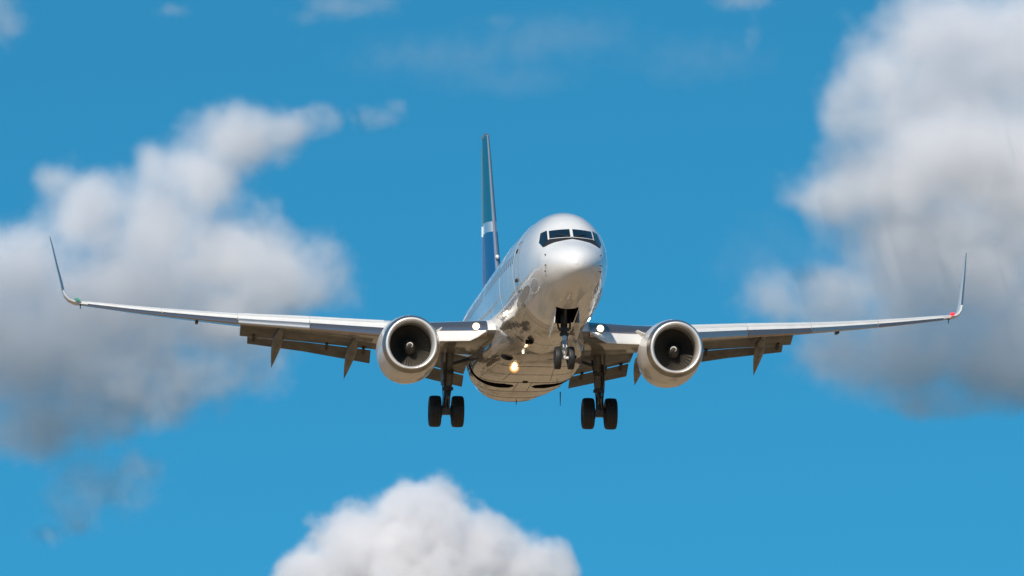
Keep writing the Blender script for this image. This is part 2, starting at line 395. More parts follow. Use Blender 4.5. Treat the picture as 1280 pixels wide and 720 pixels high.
for s in (-1, 1):   # ram-air inlets: dark scoops in the fairing's shoulders
    q = MB(); pts = []
    for i in range(9):
        t = i / 8; x = .98 + .40 * t; y = 13.3 + .25 * t; pts.append((s * x, y, fair_z(x, y) - .01))
    q.tube(pts, [.03, .07, .09, .10, .10, .10, .09, .07, .03], 0, 10); q.build('ram_air_inlet', BLACK, fairing)
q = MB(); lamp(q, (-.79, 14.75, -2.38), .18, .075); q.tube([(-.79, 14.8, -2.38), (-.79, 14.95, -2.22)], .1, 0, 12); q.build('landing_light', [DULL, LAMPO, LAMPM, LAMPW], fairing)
q = MB(); q.tube([(-.70, 12.2, -2.14), (-.70, 12.3, -2.0)], [.04, .04], 0, 12); q.build('beacon_light', LAMPD, fairing)
q = MB(); q.tube([(1.65, 22, -2.45), (1.66, 22.1, -2.95)], [.024, .012], 0, 8); q.build('drain_mast', DARKST, fairing)
q = MB(); q.tube([(.15, 24, -2.5), (.15, 24.1, -2.74)], [.025, .012], 0, 8); q.build('blade_antenna', DARKST, fairing)
q = MB(); q.box((-.02, 18.6, -2.47), (.09, .12, .03)); q.build('fairing_vent', BLACK, fairing, smooth=False)
q = MB(); q.box((-.70, 9.8, -2.02), (.13, .2, .06)); q.build('outflow_scoop', BLACK, fuselage, smooth=False)

# ------------------------------------------------------------------ wings
def yLE(x): return 13.55 + (x - 1.88) * .575
def yTE(x): return 21.2 + (x - 1.88) * .12 if x < 5.8 else 21.67 + (x - 5.8) * (23.75 - 21.67) / 11.0
ZLE = [(0.5, -1.26), (1.88, -1.20), (3.8, -1.12), (5.6, -.93), (8.4, -.60), (10.9, -.32), (14, .10), (16.8, .54)]
INC = [(0.5, 2.0), (1.88, 1.7), (4.8, .6), (8.4, -1.6), (16.8, -2.8)]
TC = [(0.5, .13), (5.8, .115), (16.8, .10)]
def yt(s, tc):   # half thickness
    return tc / .2 * (.2969 * math.sqrt(max(s, 0)) - .126 * s - .3516 * s * s + .2843 * s ** 3 - .1036 * s ** 4)
def camber(s): return .018 * (1 - (2 * s - 1) ** 2) + .012 * max(0, s - .6)
def wp(x, s, n):
    """station x, chord fraction s, height n in chords -> aircraft metres"""
    c = yTE(x) - yLE(x); a = rad(interp(INC, x))
    return (yLE(x) + c * (s * math.cos(a) + n * math.sin(a) * 0), interp(ZLE, x) + c * (n - s * math.sin(a)))
def up(x, s): return camber(s) + yt(s, interp(TC, x))
def lo(x, s): return camber(s) - yt(s, interp(TC, x)) * .85
def wing_section(x, s0, s1):
    S_ = [s0 + (s1 - s0) * (0.5 - 0.5 * math.cos(math.pi * i / 14)) for i in range(15)]
    ring = [(s, up(x, s)) for s in S_] + [(s, lo(x, s)) for s in reversed(S_)]
    return [(x, *wp(x, s, n)) for s, n in ring]
def flip(r, sd): return [(sd * p[0], p[1], p[2]) for p in r]

SLATS = [(5.55, 8.22), (8.26, 10.85), (10.89, 13.66), (13.70, 16.45)]
def slat_section(x, dl, dr, root=False):
    c = yTE(x) - yLE(x); tcx = interp(TC, x)
    pts = []
    for i in range(13):                      # upper skin, from its rear lip to the nose
        s = .15 * (1 - i / 12) ** 1.8; pts.append((s, up(x, s)))
    for i in range(1, 6):
        s = .035 * (i / 5) ** 1.6; pts.append((s, lo(x, s)))
    pts += [(.05, .0), (.075, .022), (.11, .043)]
    a = rad(dr); px, pz = .06, .01
    out = []
    for s, n in pts:
        ds, dn = s - px, n - pz
        s2 = px + ds * math.cos(a) - dn * math.sin(a) * 1.0; n2 = pz + ds * math.sin(a) + dn * math.cos(a)
        out.append((x, *wp(x, s2 - .042 * dl, n2 - .030 * dl)))
    return out

def fairing_canoe(x, sd, ytop, ztop, ytip, ztip, wd, dp, cant=.1):
    q = MB(); rings = []
    for i in range(22):
        t = i / 21; y = ytop + (ytip - ytop) * t
        zc = ztop - .02 - .20 * math.sin(min(1, t * 1.6) * math.pi / 2) - (ztop - ztip - .22) * max(0, (t - .35) / .65) ** 1.25
        f = max(.02, (math.sin(math.pi * min(1, t / .8) * .5) ** .7) if t < .42 else (1 - ((t - .42) / .58) ** 1.7))
        rings.append([(sd * (x + cant * (t * 2 - 1) + wd * f * math.cos(2 * math.pi * j / 16)), y, zc + dp * f * (math.sin(2 * math.pi * j / 16))) for j in range(16)])
    q.loft(rings, 0, True, True, True)
    return q

def make_wing(sd):
    xs = [.6, 1.2, 1.88, 2.3, 2.8, 3.4, 4.0, 4.6, 5.2, 5.6, 5.9, 6.5, 7.2, 8, 9, 10, 10.6]
    mb = MB()
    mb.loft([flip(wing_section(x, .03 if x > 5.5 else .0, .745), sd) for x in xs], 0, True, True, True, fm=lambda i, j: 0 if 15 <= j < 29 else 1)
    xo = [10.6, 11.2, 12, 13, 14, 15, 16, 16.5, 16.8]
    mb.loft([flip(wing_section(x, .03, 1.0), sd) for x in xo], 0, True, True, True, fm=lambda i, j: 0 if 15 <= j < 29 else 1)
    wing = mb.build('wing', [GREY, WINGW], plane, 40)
    # polished fixed leading edge inboard of the engine
    mb = MB()
    R = []
    for x in (1.9, 2.3, 2.8, 3.3, 3.8, 4.2, 4.5):
        ring = [(s, up(x, s) + .004) for s in (.075, .055, .038, .024, .013, .005, .001)] + [(s, lo(x, s) - .004) for s in (.004, .012, .024, .036)]
        R.append(flip([(x, *wp(x, s - .004, n)) for s, n in ring], sd))
    mb.loft(R, 0, False); mb.build('leading_edge', CHROME, wing)
    # four slats
    for k, (a, b) in enumerate(SLATS):
        dr = (17.0, 17.8, 16.4, 17.2)[k] + (.5 if sd > 0 else 0)
        mb = MB(); n = 9
        rs = [flip(slat_section(a + (b - a) * i / n, 1.0, dr), sd) for i in range(n + 1)]
        mb.loft(rs, 0, True, True, True, fm=lambda i, j: 1 if j < 6 else 0)
        mb.build('slat', [(CHROME, DULL, CHROME, CHROME)[k] if sd < 0 else (DULL, CHROME, DULL, CHROME)[k], WINGW], wing, 50)
    # Krueger flap: a bull-nosed panel hinged under the inboard leading edge
    mb = MB()
    for_top = [(1.95, .10, -.10), (4.25, .12, -.13)]
    rs = []
    for i in range(9):
        x = 1.95 + (4.3 - 1.95) * i / 8
        dep = min(1, max(.10, (x - 1.9) / .55))
        yl = yLE(x); zl = interp(ZLE, x) + .02
        A = (yl + .02, zl - .03); B = (yl + .02 - .30 * dep, zl - .03 - .375 * dep)
        nx, nz = -.375, .30
        l = math.hypot(nx, nz); nx, nz = nx / l, nz / l
        sec = []
        for t in (0, .2, .4, .6, .8, .95): sec.append((x, A[0] + (B[0] - A[0]) * t + nx * .035 * math.sin(math.pi * (.1 + .9 * t)), A[1] + (B[1] - A[1]) * t + nz * .035 * math.sin(math.pi * (.1 + .9 * t))))
        sec.append((x, B[0] - nx * .02, B[1] - nz * .02 - .01))
        for t in (.95, .5, 0): sec.append((x, A[0] + (B[0] - A[0]) * t - nx * .045, A[1] + (B[1] - A[1]) * t - nz * .045))
        rs.append(flip(sec, sd))
    mb.loft(rs, 0, True, True, True); mb.build('krueger_flap', WINGW, wing, 40)
    mb = MB(); mb.plate([(sd * 1.7, 13.9, -1.30), (sd * 4.4, 15.35, -1.22), (sd * 4.4, 15.75, -1.30), (sd * 1.7, 14.4, -1.42)], .03); mb.build('krueger_shade_plate', BLACK, wing, smooth=False)  # black plate added for the shade behind the Krueger flap
    # flaps: a main element and a smaller one behind it, with the slot between them open
    def flap(name, stations, tk, m=FLAP):
        mb = MB(); rs = []
        for x, y0, z0, y1, z1 in stations:
            d = Vector((y1 - y0, z1 - z0)); L_ = d.length; u = d / L_; nn = Vector((-u.y, u.x)); ring = []
            S_ = [0.5 - 0.5 * math.cos(math.pi * i / 8) for i in range(9)]
            for s in S_: h = yt(s, tk) * L_; ring.append((x, y0 + u.x * L_ * s + nn.x * h, z0 + u.y * L_ * s + nn.y * h))
            for s in reversed(S_[1:-1]): h = -yt(s, tk) * L_ * .5; ring.append((x, y0 + u.x * L_ * s + nn.x * h, z0 + u.y * L_ * s + nn.y * h))
            rs.append(flip(ring, sd))
        mb.loft(rs, 0, True, True, True); return mb.build(name, m, wing, 50)
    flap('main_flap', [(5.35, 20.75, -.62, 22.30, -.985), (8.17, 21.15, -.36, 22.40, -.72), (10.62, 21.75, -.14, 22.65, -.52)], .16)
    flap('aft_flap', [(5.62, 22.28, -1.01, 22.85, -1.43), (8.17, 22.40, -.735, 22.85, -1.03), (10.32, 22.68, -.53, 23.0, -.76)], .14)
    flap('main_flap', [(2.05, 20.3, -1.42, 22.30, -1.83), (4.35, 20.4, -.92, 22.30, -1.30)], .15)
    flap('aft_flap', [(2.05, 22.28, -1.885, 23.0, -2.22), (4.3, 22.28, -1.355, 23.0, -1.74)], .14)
    # slot brackets
    for x, y, z in ((2.5, 22.3, -1.80), (3.4, 22.3, -1.59), (4.0, 22.3, -1.45), (5.9, 22.3, -1.0), (7.3, 22.4, -.85), (10.1, 22.6, -.56)):
        mb = MB(); mb.box((sd * x, y, z), (.05, .22, .07), 0, Euler((rad(-25), 0, 0))); mb.build('flap_bracket', DARKST, wing, smooth=False)
    # flap track fairings
    for x, yt_, zt, yp, zp in ((9.24, 18.9, -.50, 23.85, -1.54), (6.44, 18.3, -.86, 23.85, -1.92), (4.6, 18.9, -1.2, 23.7, -1.99)):
        fairing_canoe(x, sd, yt_, zt, yp, zp, .205, .23).build('flap_track_fairing', FLAP, wing, 60)
    # winglet, blended up from the tip
    spine = [(16.8, .54, 22.13, 1.62, 0), (16.98, .59, 22.26, 1.56, 18), (17.16, .70, 22.45, 1.48, 38), (17.29, .87, 22.68, 1.38, 57), (17.37, 1.08, 22.92, 1.28, 70), (17.45, 1.45, 23.25, 1.14, 77), (17.62, 2.15, 23.9, .88, 78), (17.80, 2.95, 24.65, .60, 78), (17.875, 3.26, 24.98, .46, 79), (17.89, 3.32, 25.2, .25, 79)]
    mb = MB(); rs = []
    for x, z, y, ch, tilt in spine:
        a = rad(tilt); nx, nz = -math.sin(a), math.cos(a); inc = rad(-2.8) * math.cos(a)
        S_ = [0.5 - 0.5 * math.cos(math.pi * i / 9) for i in range(10)]; ring = []
        for s in S_: h = yt(s, .085) * ch; ring.append((x + nx * h, y + ch * s, z + nz * h - ch * s * math.sin(inc)))
        for s in reversed(S_[1:-1]): h = -yt(s, .085) * ch; ring.append((x + nx * h, y + ch * s, z + nz * h - ch * s * math.sin(inc)))
        rs.append(flip(ring, sd))
    mb.loft(rs, 0, True, True, True, fm=lambda i, j: 1 if (j < 2 or j >= 16) and i > 3 else 0)
    mb.build('winglet', [WINGW, DULL], wing, 60)
    # position light at the tip's leading edge, and its little probe
    mb = MB(); rings = []
    for i in range(7):
        t = i / 6; r = .065 * math.sin(math.pi * (.08 + .84 * t))
        cx, cy, cz = 16.72 + .24 * t, 22.08 + .16 * t, .57 + .05 * t
        rings.append([(sd * cx, cy - .05 + .8 * r * math.cos(2 * math.pi * j / 10), cz + .05 + r * math.sin(2 * math.pi * j / 10)) for j in range(10)])
    mb.loft(rings, 0, True, True, True); mb.build('position_light', REDL if sd > 0 else GREENL, wing)
    mb = MB(); mb.tube([(sd * 16.72, 22.3, .52), (sd * 16.72, 22.35, .32)], [.03, .015], 0, 6); mb.build('static_wick', DARKST, wing)
    # landing light in the wing root
    yl = yLE(2.3); zl = interp(ZLE, 2.3)
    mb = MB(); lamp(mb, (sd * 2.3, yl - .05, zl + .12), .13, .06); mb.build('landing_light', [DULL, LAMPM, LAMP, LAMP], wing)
    mb = MB(); mb.box((sd * 12.3, 21.8, .02 - .16), (.05, .3, .05)); mb.build('aileron_hinge', DARKST, wing)
    return wing
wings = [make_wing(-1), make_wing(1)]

# ------------------------------------------------------------------ engines
def make_engine(sd):
    X0, Z0 = 4.85, -1.95
    def ring(y, rx, rz, dz=0, flat=0.0, n=56):
        r = []
        for j in range(n):
            a = 2 * math.pi * j / n; z = math.sin(a); zz = rz * z * (1 - flat * max(0, -z) ** 4)
            r.append((sd * (X0 + rx * math.cos(a)), y, Z0 + dz + zz))
        return r
    mb = MB()
    outer = [(11.86, 1.045, 1.02), (12.2, 1.085, 1.065), (12.7, 1.125, 1.115), (13.3, 1.145, 1.155), (14.0, 1.135, 1.17), (14.8, 1.07, 1.10), (15.5, .97, .97), (16.0, .89, .88), (16.0, .84, .83), (15.2, .80, .8)]
    mb.loft([ring(y, a, b, 0, .03) for y, a, b in outer], 0, True)
    mb.loft([ring(y, a, b, 0, 0) for y, a, b in ((11.86, .772, .765), (12.1, .775, .765), (12.5, .785, .775), (12.9, .785, .775))], 1, True)
    eng = mb.build('engine', [NACELLE, LINER], plane, 50)
    mb = MB()
    lip = [(11.86, 1.046, 1.022), (11.72, 1.022, .99), (11.58, .985, .95), (11.49, .945, .915), (11.455, .905, .88), (11.46, .87, .85), (11.51, .83, .815), (11.60, .80, .79), (11.72, .78, .772), (11.86, .772, .765)]
    mb.loft([ring(y, a, b, 0, .02 * (a > .9)) for y, a, b in lip], 0, True, fm=lambda i, j: 0 if i < 3 else 1); mb.build('inlet_lip', [LIPOUT, DULL2], eng, 60)  # inner rings in brighter metal: the lip's highlight put into the colour
    # fan disc of twisted blades
    mb = MB(); nb = 36
    for k in range(nb):
        rows = []
        for i in range(6):
            r = .24 + (.765 - .24) * i / 5; a0 = 2 * math.pi * k / nb; tw = rad(28 + 32 * i / 5); hw = .06 + .05 * i / 5
            row = []
            for e in (-1, 0, 1):
                da = e * hw * math.sin(tw) / r; y = 12.62 + e * hw * math.cos(tw) * .9
                row.append((sd * (X0 + r * math.cos(a0 + da)), y, Z0 + r * math.sin(a0 + da)))
            rows.append(row)
        mb.loft(rows, 0, False)
    mb.loft([ring(12.85, .78, .77, 0, 0, 32), ring(12.85, .05, .05, 0, 0, 32)], 1, True, False, True)
    mb.build('fan', [FANM, DARKST], eng, 60)
    mb = MB()
    sp = [(12.10, .012), (12.14, .055), (12.22, .115), (12.33, .175), (12.46, .225), (12.6, .25), (12.7, .25)]
    mb.loft([ring(y, r, r, 0, 0, 28) for y, r in sp], 0, True, True, True)
    sw = []
    for i in range(19):
        t = i / 18; a = -1.2 + 4.6 * t
        r0 = .045 + .075 * t; r1 = r0 + .042 * math.sin(math.pi * min(1, .12 + t * .88))
        yy = lambda r: hermite([q[1] for q in sp[:-1]], [q[0] for q in sp[:-1]], r) - .012
        sw.append([(sd * X0 + r * math.cos(a), yy(r), Z0 + r * math.sin(a)) for r in (r0, (r0 + r1) / 2, r1)])
    mb.loft(sw, 1, False)
    mb.build('spinner', [SPINM, SWIRL], eng, 40)
    mb = MB()
    mb.loft([ring(y, r, r) for y, r in ((15.2, .70), (16.0, .64), (16.9, .5), (17.4, .40), (17.4, .36), (16.8, .36))], 0, True)
    mb.loft([ring(y, r, r) for y, r in ((16.6, .26), (17.3, .24), (17.7, .16), (18.1, .03))], 0, True, True, True)
    mb.build('exhaust_nozzle', DARKST, eng, 40)
    mb = MB(); rs = []
    for y, zb, zt, wd in ((12.9, -.95, -.80, .03), (13.6, -1.1, -.74, .14), (15.0, -1.4, -.80, .19), (16.2, -1.4, -.95, .19), (17.6, -1.35, -1.0, .13), (18.6, -1.2, -1.05, .03)):
        rs.append([(sd * (X0 + wd * cx), y, zb + (zt - zb) * cz) for cx, cz in ((-1, 0), (-1, .75), (-.6, 1), (.6, 1), (1, .75), (1, 0))])
    mb.loft(rs, 0, True, True, True); mb.build('pylon', NACELLE, eng, 40)
    mb = MB(); xi = X0 - .98
    mb.plate([(sd * (xi - .02), 12.7, -1.35), (sd * (xi - .26), 13.2, -1.17), (sd * (xi - .28), 13.6, -1.16), (sd * (xi - .02), 13.7, -1.34)], .03); mb.build('strake', WINGW, eng, smooth=False)
    return eng
engines = [make_engine(-1), make_engine(1)]

# ------------------------------------------------------------------ landing gear
def wheel(mb, cx, cy, cz, r, hw):
    """tyre carcass turned about the axle (x)"""
    prof = [(-.72, .55), (-.86, .62), (-.98, .74), (-1.0, .85), (-.90, .95), (-.66, .99), (-.34, 1.0), (-.32, .985), (-.28, 1.0), (0, 1.003), (.28, 1.0), (.32, .985), (.34, 1.0), (.66, .99), (.90, .95), (1.0, .85), (.98, .74), (.86, .62), (.72, .55)]
    mb.loft([[(cx + hw * a, cy + r * b * math.cos(2 * math.pi * j / 40), cz + r * b * math.sin(2 * math.pi * j / 40)) for j in range(40)] for a, b in prof], 0, True, True, True)
def hub(mb, cx, cy, cz, r, hw, out):
    prof = [(-.70, .56), (-.70, .50), (-.50, .42), (-.45, .15), (.45, .15), (.50, .42), (.70, .50), (.70, .56)]
    mb.loft([[(cx + hw * a, cy + r * b * math.cos(2 * math.pi * j / 28), cz + r * b * math.sin(2 * math.pi * j / 28)) for j in range(28)] for a, b in prof], 0, True, True, True)

mb = MB()
mb.tube([(0, 4.35, -1.45), (0, 4.22, -2.35), (0, 4.20, -2.42)], [.12, .12, .10], 1, 16)
mb.tube([(0, 4.20, -2.40), (0, 4.12, -2.95), (0, 4.09, -3.19)], [.062, .062, .07], 2, 14)
mb.tube([(-.28, 4.09, -3.19), (.28, 4.09, -3.19)], .055, 0, 12)
mb.box((0, 4.21, -2.38), (.15, .10, .06), 1); mb.box((0, 4.2, -2.22), (.19, .09, .05), 1)
mb.tube([(-.07, 4.1, -2.62), (-.05, 3.82, -2.86), (-.04, 4.04, -3.1)], .03, 0, 8); mb.tube([(.07, 4.1, -2.62), (.05, 3.82, -2.86), (.04, 4.04, -3.1)], .03, 0, 8)
mb.tube([(.12, 4.2, -2.42), (.10, 4.15, -2.7), (.12, 4.1, -3.0)], .016, 1, 6)
nose_gear = mb.build('nose_gear', [STEELW, DARKST, STEELW], plane, 40)
for s in (-1, 1):
    q = MB(); wheel(q, s * .235, 4.09, -3.19, .385, .115); q.build('tyre', RUBBER, nose_gear, 50)
    q = MB(); hub(q, s * .235, 4.09, -3.19, .385, .115, s); q.build('wheel_hub', STEEL, nose_gear, 40)
    q = MB()
    A = [(s * .42, 3.02, -1.66), (s * .42, 4.9, -1.97), (s * .475, 4.75, -2.50), (s * .475, 3.6, -2.34), (s * .455, 3.12, -2.12)]
    q.plate(A, .035); q.build('gear_door', WHITE, nose_gear, smooth=False)
q = MB(); q.tube([(0, 4.12, -2.05), (-.02, 3.35, -1.55)], .05, 0, 10); q.tube([(.2, 4.12, -2.2), (.26, 4.75, -1.6)], .035, 0, 8); q.tube([(-.2, 4.12, -2.2), (-.26, 4.75, -1.6)], .035, 0, 8); q.build('drag_brace', DARKST, nose_gear)
q = MB(); q.tube([(0, 4.02, -2.52), (0, 4.1, -2.52)], [.085, .07], 0, 14); q.build('taxi_light', DULL, nose_gear)

def make_main_gear(sd):
    X, Y, Z = 2.91, 19.70, -3.46
    mb = MB()
    mb.tube([(sd * 2.78, 19.45, -1.2), (sd * 2.86, 19.6, -2.35), (sd * 2.87, 19.62, -2.62)], [.155, .155, .165], 0, 18)
    mb.tube([(sd * 2.87, 19.62, -2.6), (sd * X, Y, Z)], [.095, .10], 1, 14)
    mb.tube([(sd * (X - .62), Y, Z), (sd * (X + .62), Y, Z)], .075, 0, 12)
    mb.box((sd * X, Y, Z), (.15, .13, .12), 0)
    for e in (-1, 1):                        # torsion links ahead of the leg
        mb.tube([(sd * (2.87 + e * .09), 19.55, -2.62), (sd * (2.88 + e * .04), 19.22, -2.98), (sd * (X + e * .09), 19.62, -3.36)], .04, 0, 8)
    for e, o in ((.17, 0), (-.15, .05), (.12, -.1)):
        mb.tube([(sd * (2.84 + e), 19.5 + o, -1.7), (sd * (2.88 + e * 1.15), 19.52 + o, -2.45), (sd * (2.9 + e * .8), 19.6 + o, -2.95), (sd * (2.92 + e * .8), 19.66, -3.36)], .022, 2, 6)
    mb.box((sd * 2.87, 19.55, -2.66), (.20, .15, .05), 2); mb.box((sd * 2.85, 19.52, -2.05), (.19, .12, .08), 2)
    g = mb.build('main_gear', [GEARD, DARKST, DARKST], plane, 40)
    for e in (-1, 1):
        q = MB(); wheel(q, sd * X + e * .43, Y, Z, .565, .225); q.build('tyre', RUBBER, g, 50)
        q = MB(); hub(q, sd * X + e * .43, Y, Z, .565, .225, e); q.build('wheel_hub', STEEL, g, 40)
        q = MB(); q.loft([[(sd * X + e * x_, Y + .21 * math.cos(2 * math.pi * j / 20), Z + .21 * math.sin(2 * math.pi * j / 20)) for j in range(20)] for x_ in (.16, .30)], 0, True, True, True); q.build('brake', DARKST, g, 40)
    q = MB(); q.tube([(sd * 2.72, 19.66, -1.75), (sd * 1.9, 19.75, -1.5)], .06, 0, 10); q.tube([(sd * 2.8, 19.8, -2.4), (sd * 2.75, 20.9, -1.35)], .05, 0, 10); q.build('side_brace', DARKST, g)
    q = MB(); q.plate([(sd * 3.08, 19.25, -1.25), (sd * 3.10, 19.95, -1.3), (sd * 3.09, 19.9, -2.5), (sd * 3.06, 19.4, -2.55)], .035); q.build('gear_door', FLAP, g, smooth=False)
    return g
for sd in (-1, 1): make_main_gear(sd)

# ------------------------------------------------------------------ tail
def fin_section(z):
    t = (z - 1.0) / (9.05 - 1.0)
    yl = interp([(1.0, 28.9), (2.2, 30.0), (3.32, 31.0), (6.47, 33.75), (8.9, 35.85), (9.05, 36.05)], z); ye = 37.0 + 1.55 * t
    tc = .072
    c = ye - yl; S_ = [0.5 - 0.5 * math.cos(math.pi * i / 12) for i in range(13)]
    k = .10 if z > 2 else 0
    return [(yt(s, tc) * c, yl + c * s, z + k * c * s) for s in S_] + [(-yt(s, tc) * c, yl + c * s, z + k * c * s) for s in reversed(S_[1:-1])]
mb = MB()
zs = [1.0, 1.6, 2.2, 2.8, 3.32, 3.9, 4.3, 4.72, 4.9, 5.16, 5.6, 6.0, 6.47, 7.2, 8.0, 8.5, 8.82, 8.92]
def finm(i, j):
    if j < 1 or j >= 23: return 3
    zz = zs[i] + (.18 if (5 < j < 12 or 12 < j < 19) else 0) * 0
    return 0 if zs[i] >= 5.155 else (2 if zs[i] >= 4.715 else 1)
mb.loft([fin_section(z) for z in zs], 0, True, True, True, fm=finm)
fin = mb.build('tail_fin', [TEAL, BLUE, BAND, GREYLE], plane, 50)

mb = MB()
zs2 = [2.6, 5.22, 5.64, 8.8]
def rud(z):
    t = (z - 1.0) / 8.05; ye = 37.0 + 1.55 * t; c0 = 1.55 - .75 * t
    return [(.075 * (1 - t * .5), ye - c0 * .0 + .02, z), (.03, ye + .35 * (1 - .35 * t), z), (0, ye + .62 * (1 - .35 * t), z), (-.03, ye + .35 * (1 - .35 * t), z), (-.075 * (1 - t * .5), ye + .02, z)]
mb.loft([rud(z) for z in zs2], 0, True, True, True, fm=lambda i, j: (1, 2, 0)[i]); mb.build('rudder', [TEAL, BLUE, BAND], fin, 50)
mb = MB(); mb.tube([(0, 30.95, 3.55), (0, 31.0, 3.58), (0, 31.06, 3.60), (0, 31.3, 3.64)], [.03, .07, .085, .07], 0, 14); mb.build('fin_antenna', WINGW, fin)
mb = MB(); mb.tube([(0, 36.05, 8.93), (0, 36.6, 9.0), (0, 38.4, 9.17)], [.05, .13, .06], 0, 10); mb.build('fin_tip_cap', DULL, fin)
for sd in (-1, 1):
    mb = MB(); rs = []
    for x, yl, ye, z in ((.3, 33.2, 37.2, .85), (1.2, 33.8, 37.4, .95), (3.5, 35.1, 37.9, 1.2), (5.8, 36.4, 38.4, 1.45), (6.9, 37.05, 38.65, 1.58), (7.1, 37.4, 38.6, 1.6)):
        c = ye - yl; S_ = [0.5 - 0.5 * math.cos(math.pi * i / 9) for i in range(10)]
        ring = [(x, yl + c * s, z + yt(s, .09) * c) for s in S_] + [(x, yl + c * s, z - yt(s, .09) * c) for s in reversed(S_[1:-1])]
        rs.append(flip(ring, sd))
    mb.loft(rs, 0, True, True, True, fm=lambda i, j: 1 if (j < 1 or j >= 17) else 0); mb.build('tailplane', [WINGW, CHROME], plane, 50)

# ------------------------------------------------------------------ the ground under the approach: dry grass, a perimeter road
def sheet(name, x0, x1, y0, y1, z, m):
    me = bpy.data.meshes.new(name); me.from_pydata([(x0, y0, z), (x1, y0, z), (x1, y1, z), (x0, y1, z)], [], [(0, 1, 2, 3)]); me.materials.append(m)
    o = bpy.data.objects.new(name, me); COL.objects.link(o); o['kind'] = 'structure'; return o
def patchy(name, cols, s1, s2):
    m = mat(name, cols[0], .95, spec=.1); t = m.node_tree; b = t.nodes['Principled BSDF']
    tc = t.nodes.new('ShaderNodeTexCoord'); a1 = t.nodes.new('ShaderNodeTexNoise'); a2 = t.nodes.new('ShaderNodeTexNoise')
    a1.inputs['Scale'].default_value = s1; a1.inputs['Detail'].default_value = 8; a2.inputs['Scale'].default_value = s2; a2.inputs['Detail'].default_value = 3
    t.links.new(tc.outputs['Object'], a1.inputs['Vector']); t.links.new(tc.outputs['Object'], a2.inputs['Vector'])
    ad = t.nodes.new('ShaderNodeMath'); ad.operation = 'ADD'; t.links.new(a1.outputs[0], ad.inputs[0]); t.links.new(a2.outputs[0], ad.inputs[1])
    rp = t.nodes.new('ShaderNodeValToRGB'); els = rp.color_ramp.elements
    els[0].position = .40; els[0].color = (*cols[0], 1); els[1].position = .62; els[1].color = (*cols[-1], 1)
    for i, c in enumerate(cols[1:-1]): e = els.new(.40 + .22 * (i + 1) / (len(cols) - 1)); e.color = (*c, 1)
    h = t.nodes.new('ShaderNodeMath'); h.operation = 'MULTIPLY'; h.inputs[1].default_value = .5; t.links.new(ad.outputs[0], h.inputs[0]); t.links.new(h.outputs[0], rp.inputs[0]); t.links.new(rp.outputs[0], b.inputs['Base Color'])
    return m
GR = patchy('farmland', [(.035, .048, .028), (.065, .07, .052), (.09, .085, .065), (.048, .053, .038)], .02, .004)
DRY = patchy('dry_grass', [(.07, .065, .03), (.30, .205, .115), (.38, .26, .15), (.16, .105, .06)], .06, .012)
ASPH = mat('asphalt', (.055, .055, .057), .85, var=.3, vscale=.6)
PAINT = mat('road_paint', (.75, .74, .70), .7, var=.2, vscale=3)
CONC = mat('pale_gravel', (.36, .31, .25), .9, var=.3, vscale=.4)
sheet('ground', -15000, 15000, -15000, 15000, 0, GR)
sheet('dry_grass_field', -700, 700, -500, 1100, .003, DRY)
sheet('gravel_verge', -2000, 2000, 60, 92, .006, CONC)
sheet('perimeter_road', -2000, 2000, 70, 80, .010, ASPH)
for y in (70.6, 79.4): sheet('road_marking', -2000, 2000, y - .1, y + .1, .014, PAINT)
sheet('runway', -22, 22, -2600, -120, .010, ASPH)
for x in (-21, 21): sheet('runway_marking', x - .45, x + .45, -2600, -120, .014, PAINT)
for i in range(12):
    x = -19.8 + 3.6 * i; sheet('runway_marking', x - .9, x + .9, -156, -126, .014, PAINT)
# ------------------------------------------------------------------ clouds: real volumes of droplets a few kilometres off
def pix_dir(u, v):
    x = (u - 640) / 7811.19; y = (360 - v) / 7811.19
    d = Vector((x, 1, y)); d.rotate(Euler((rad(ELEV), 0, 0)))
    return d

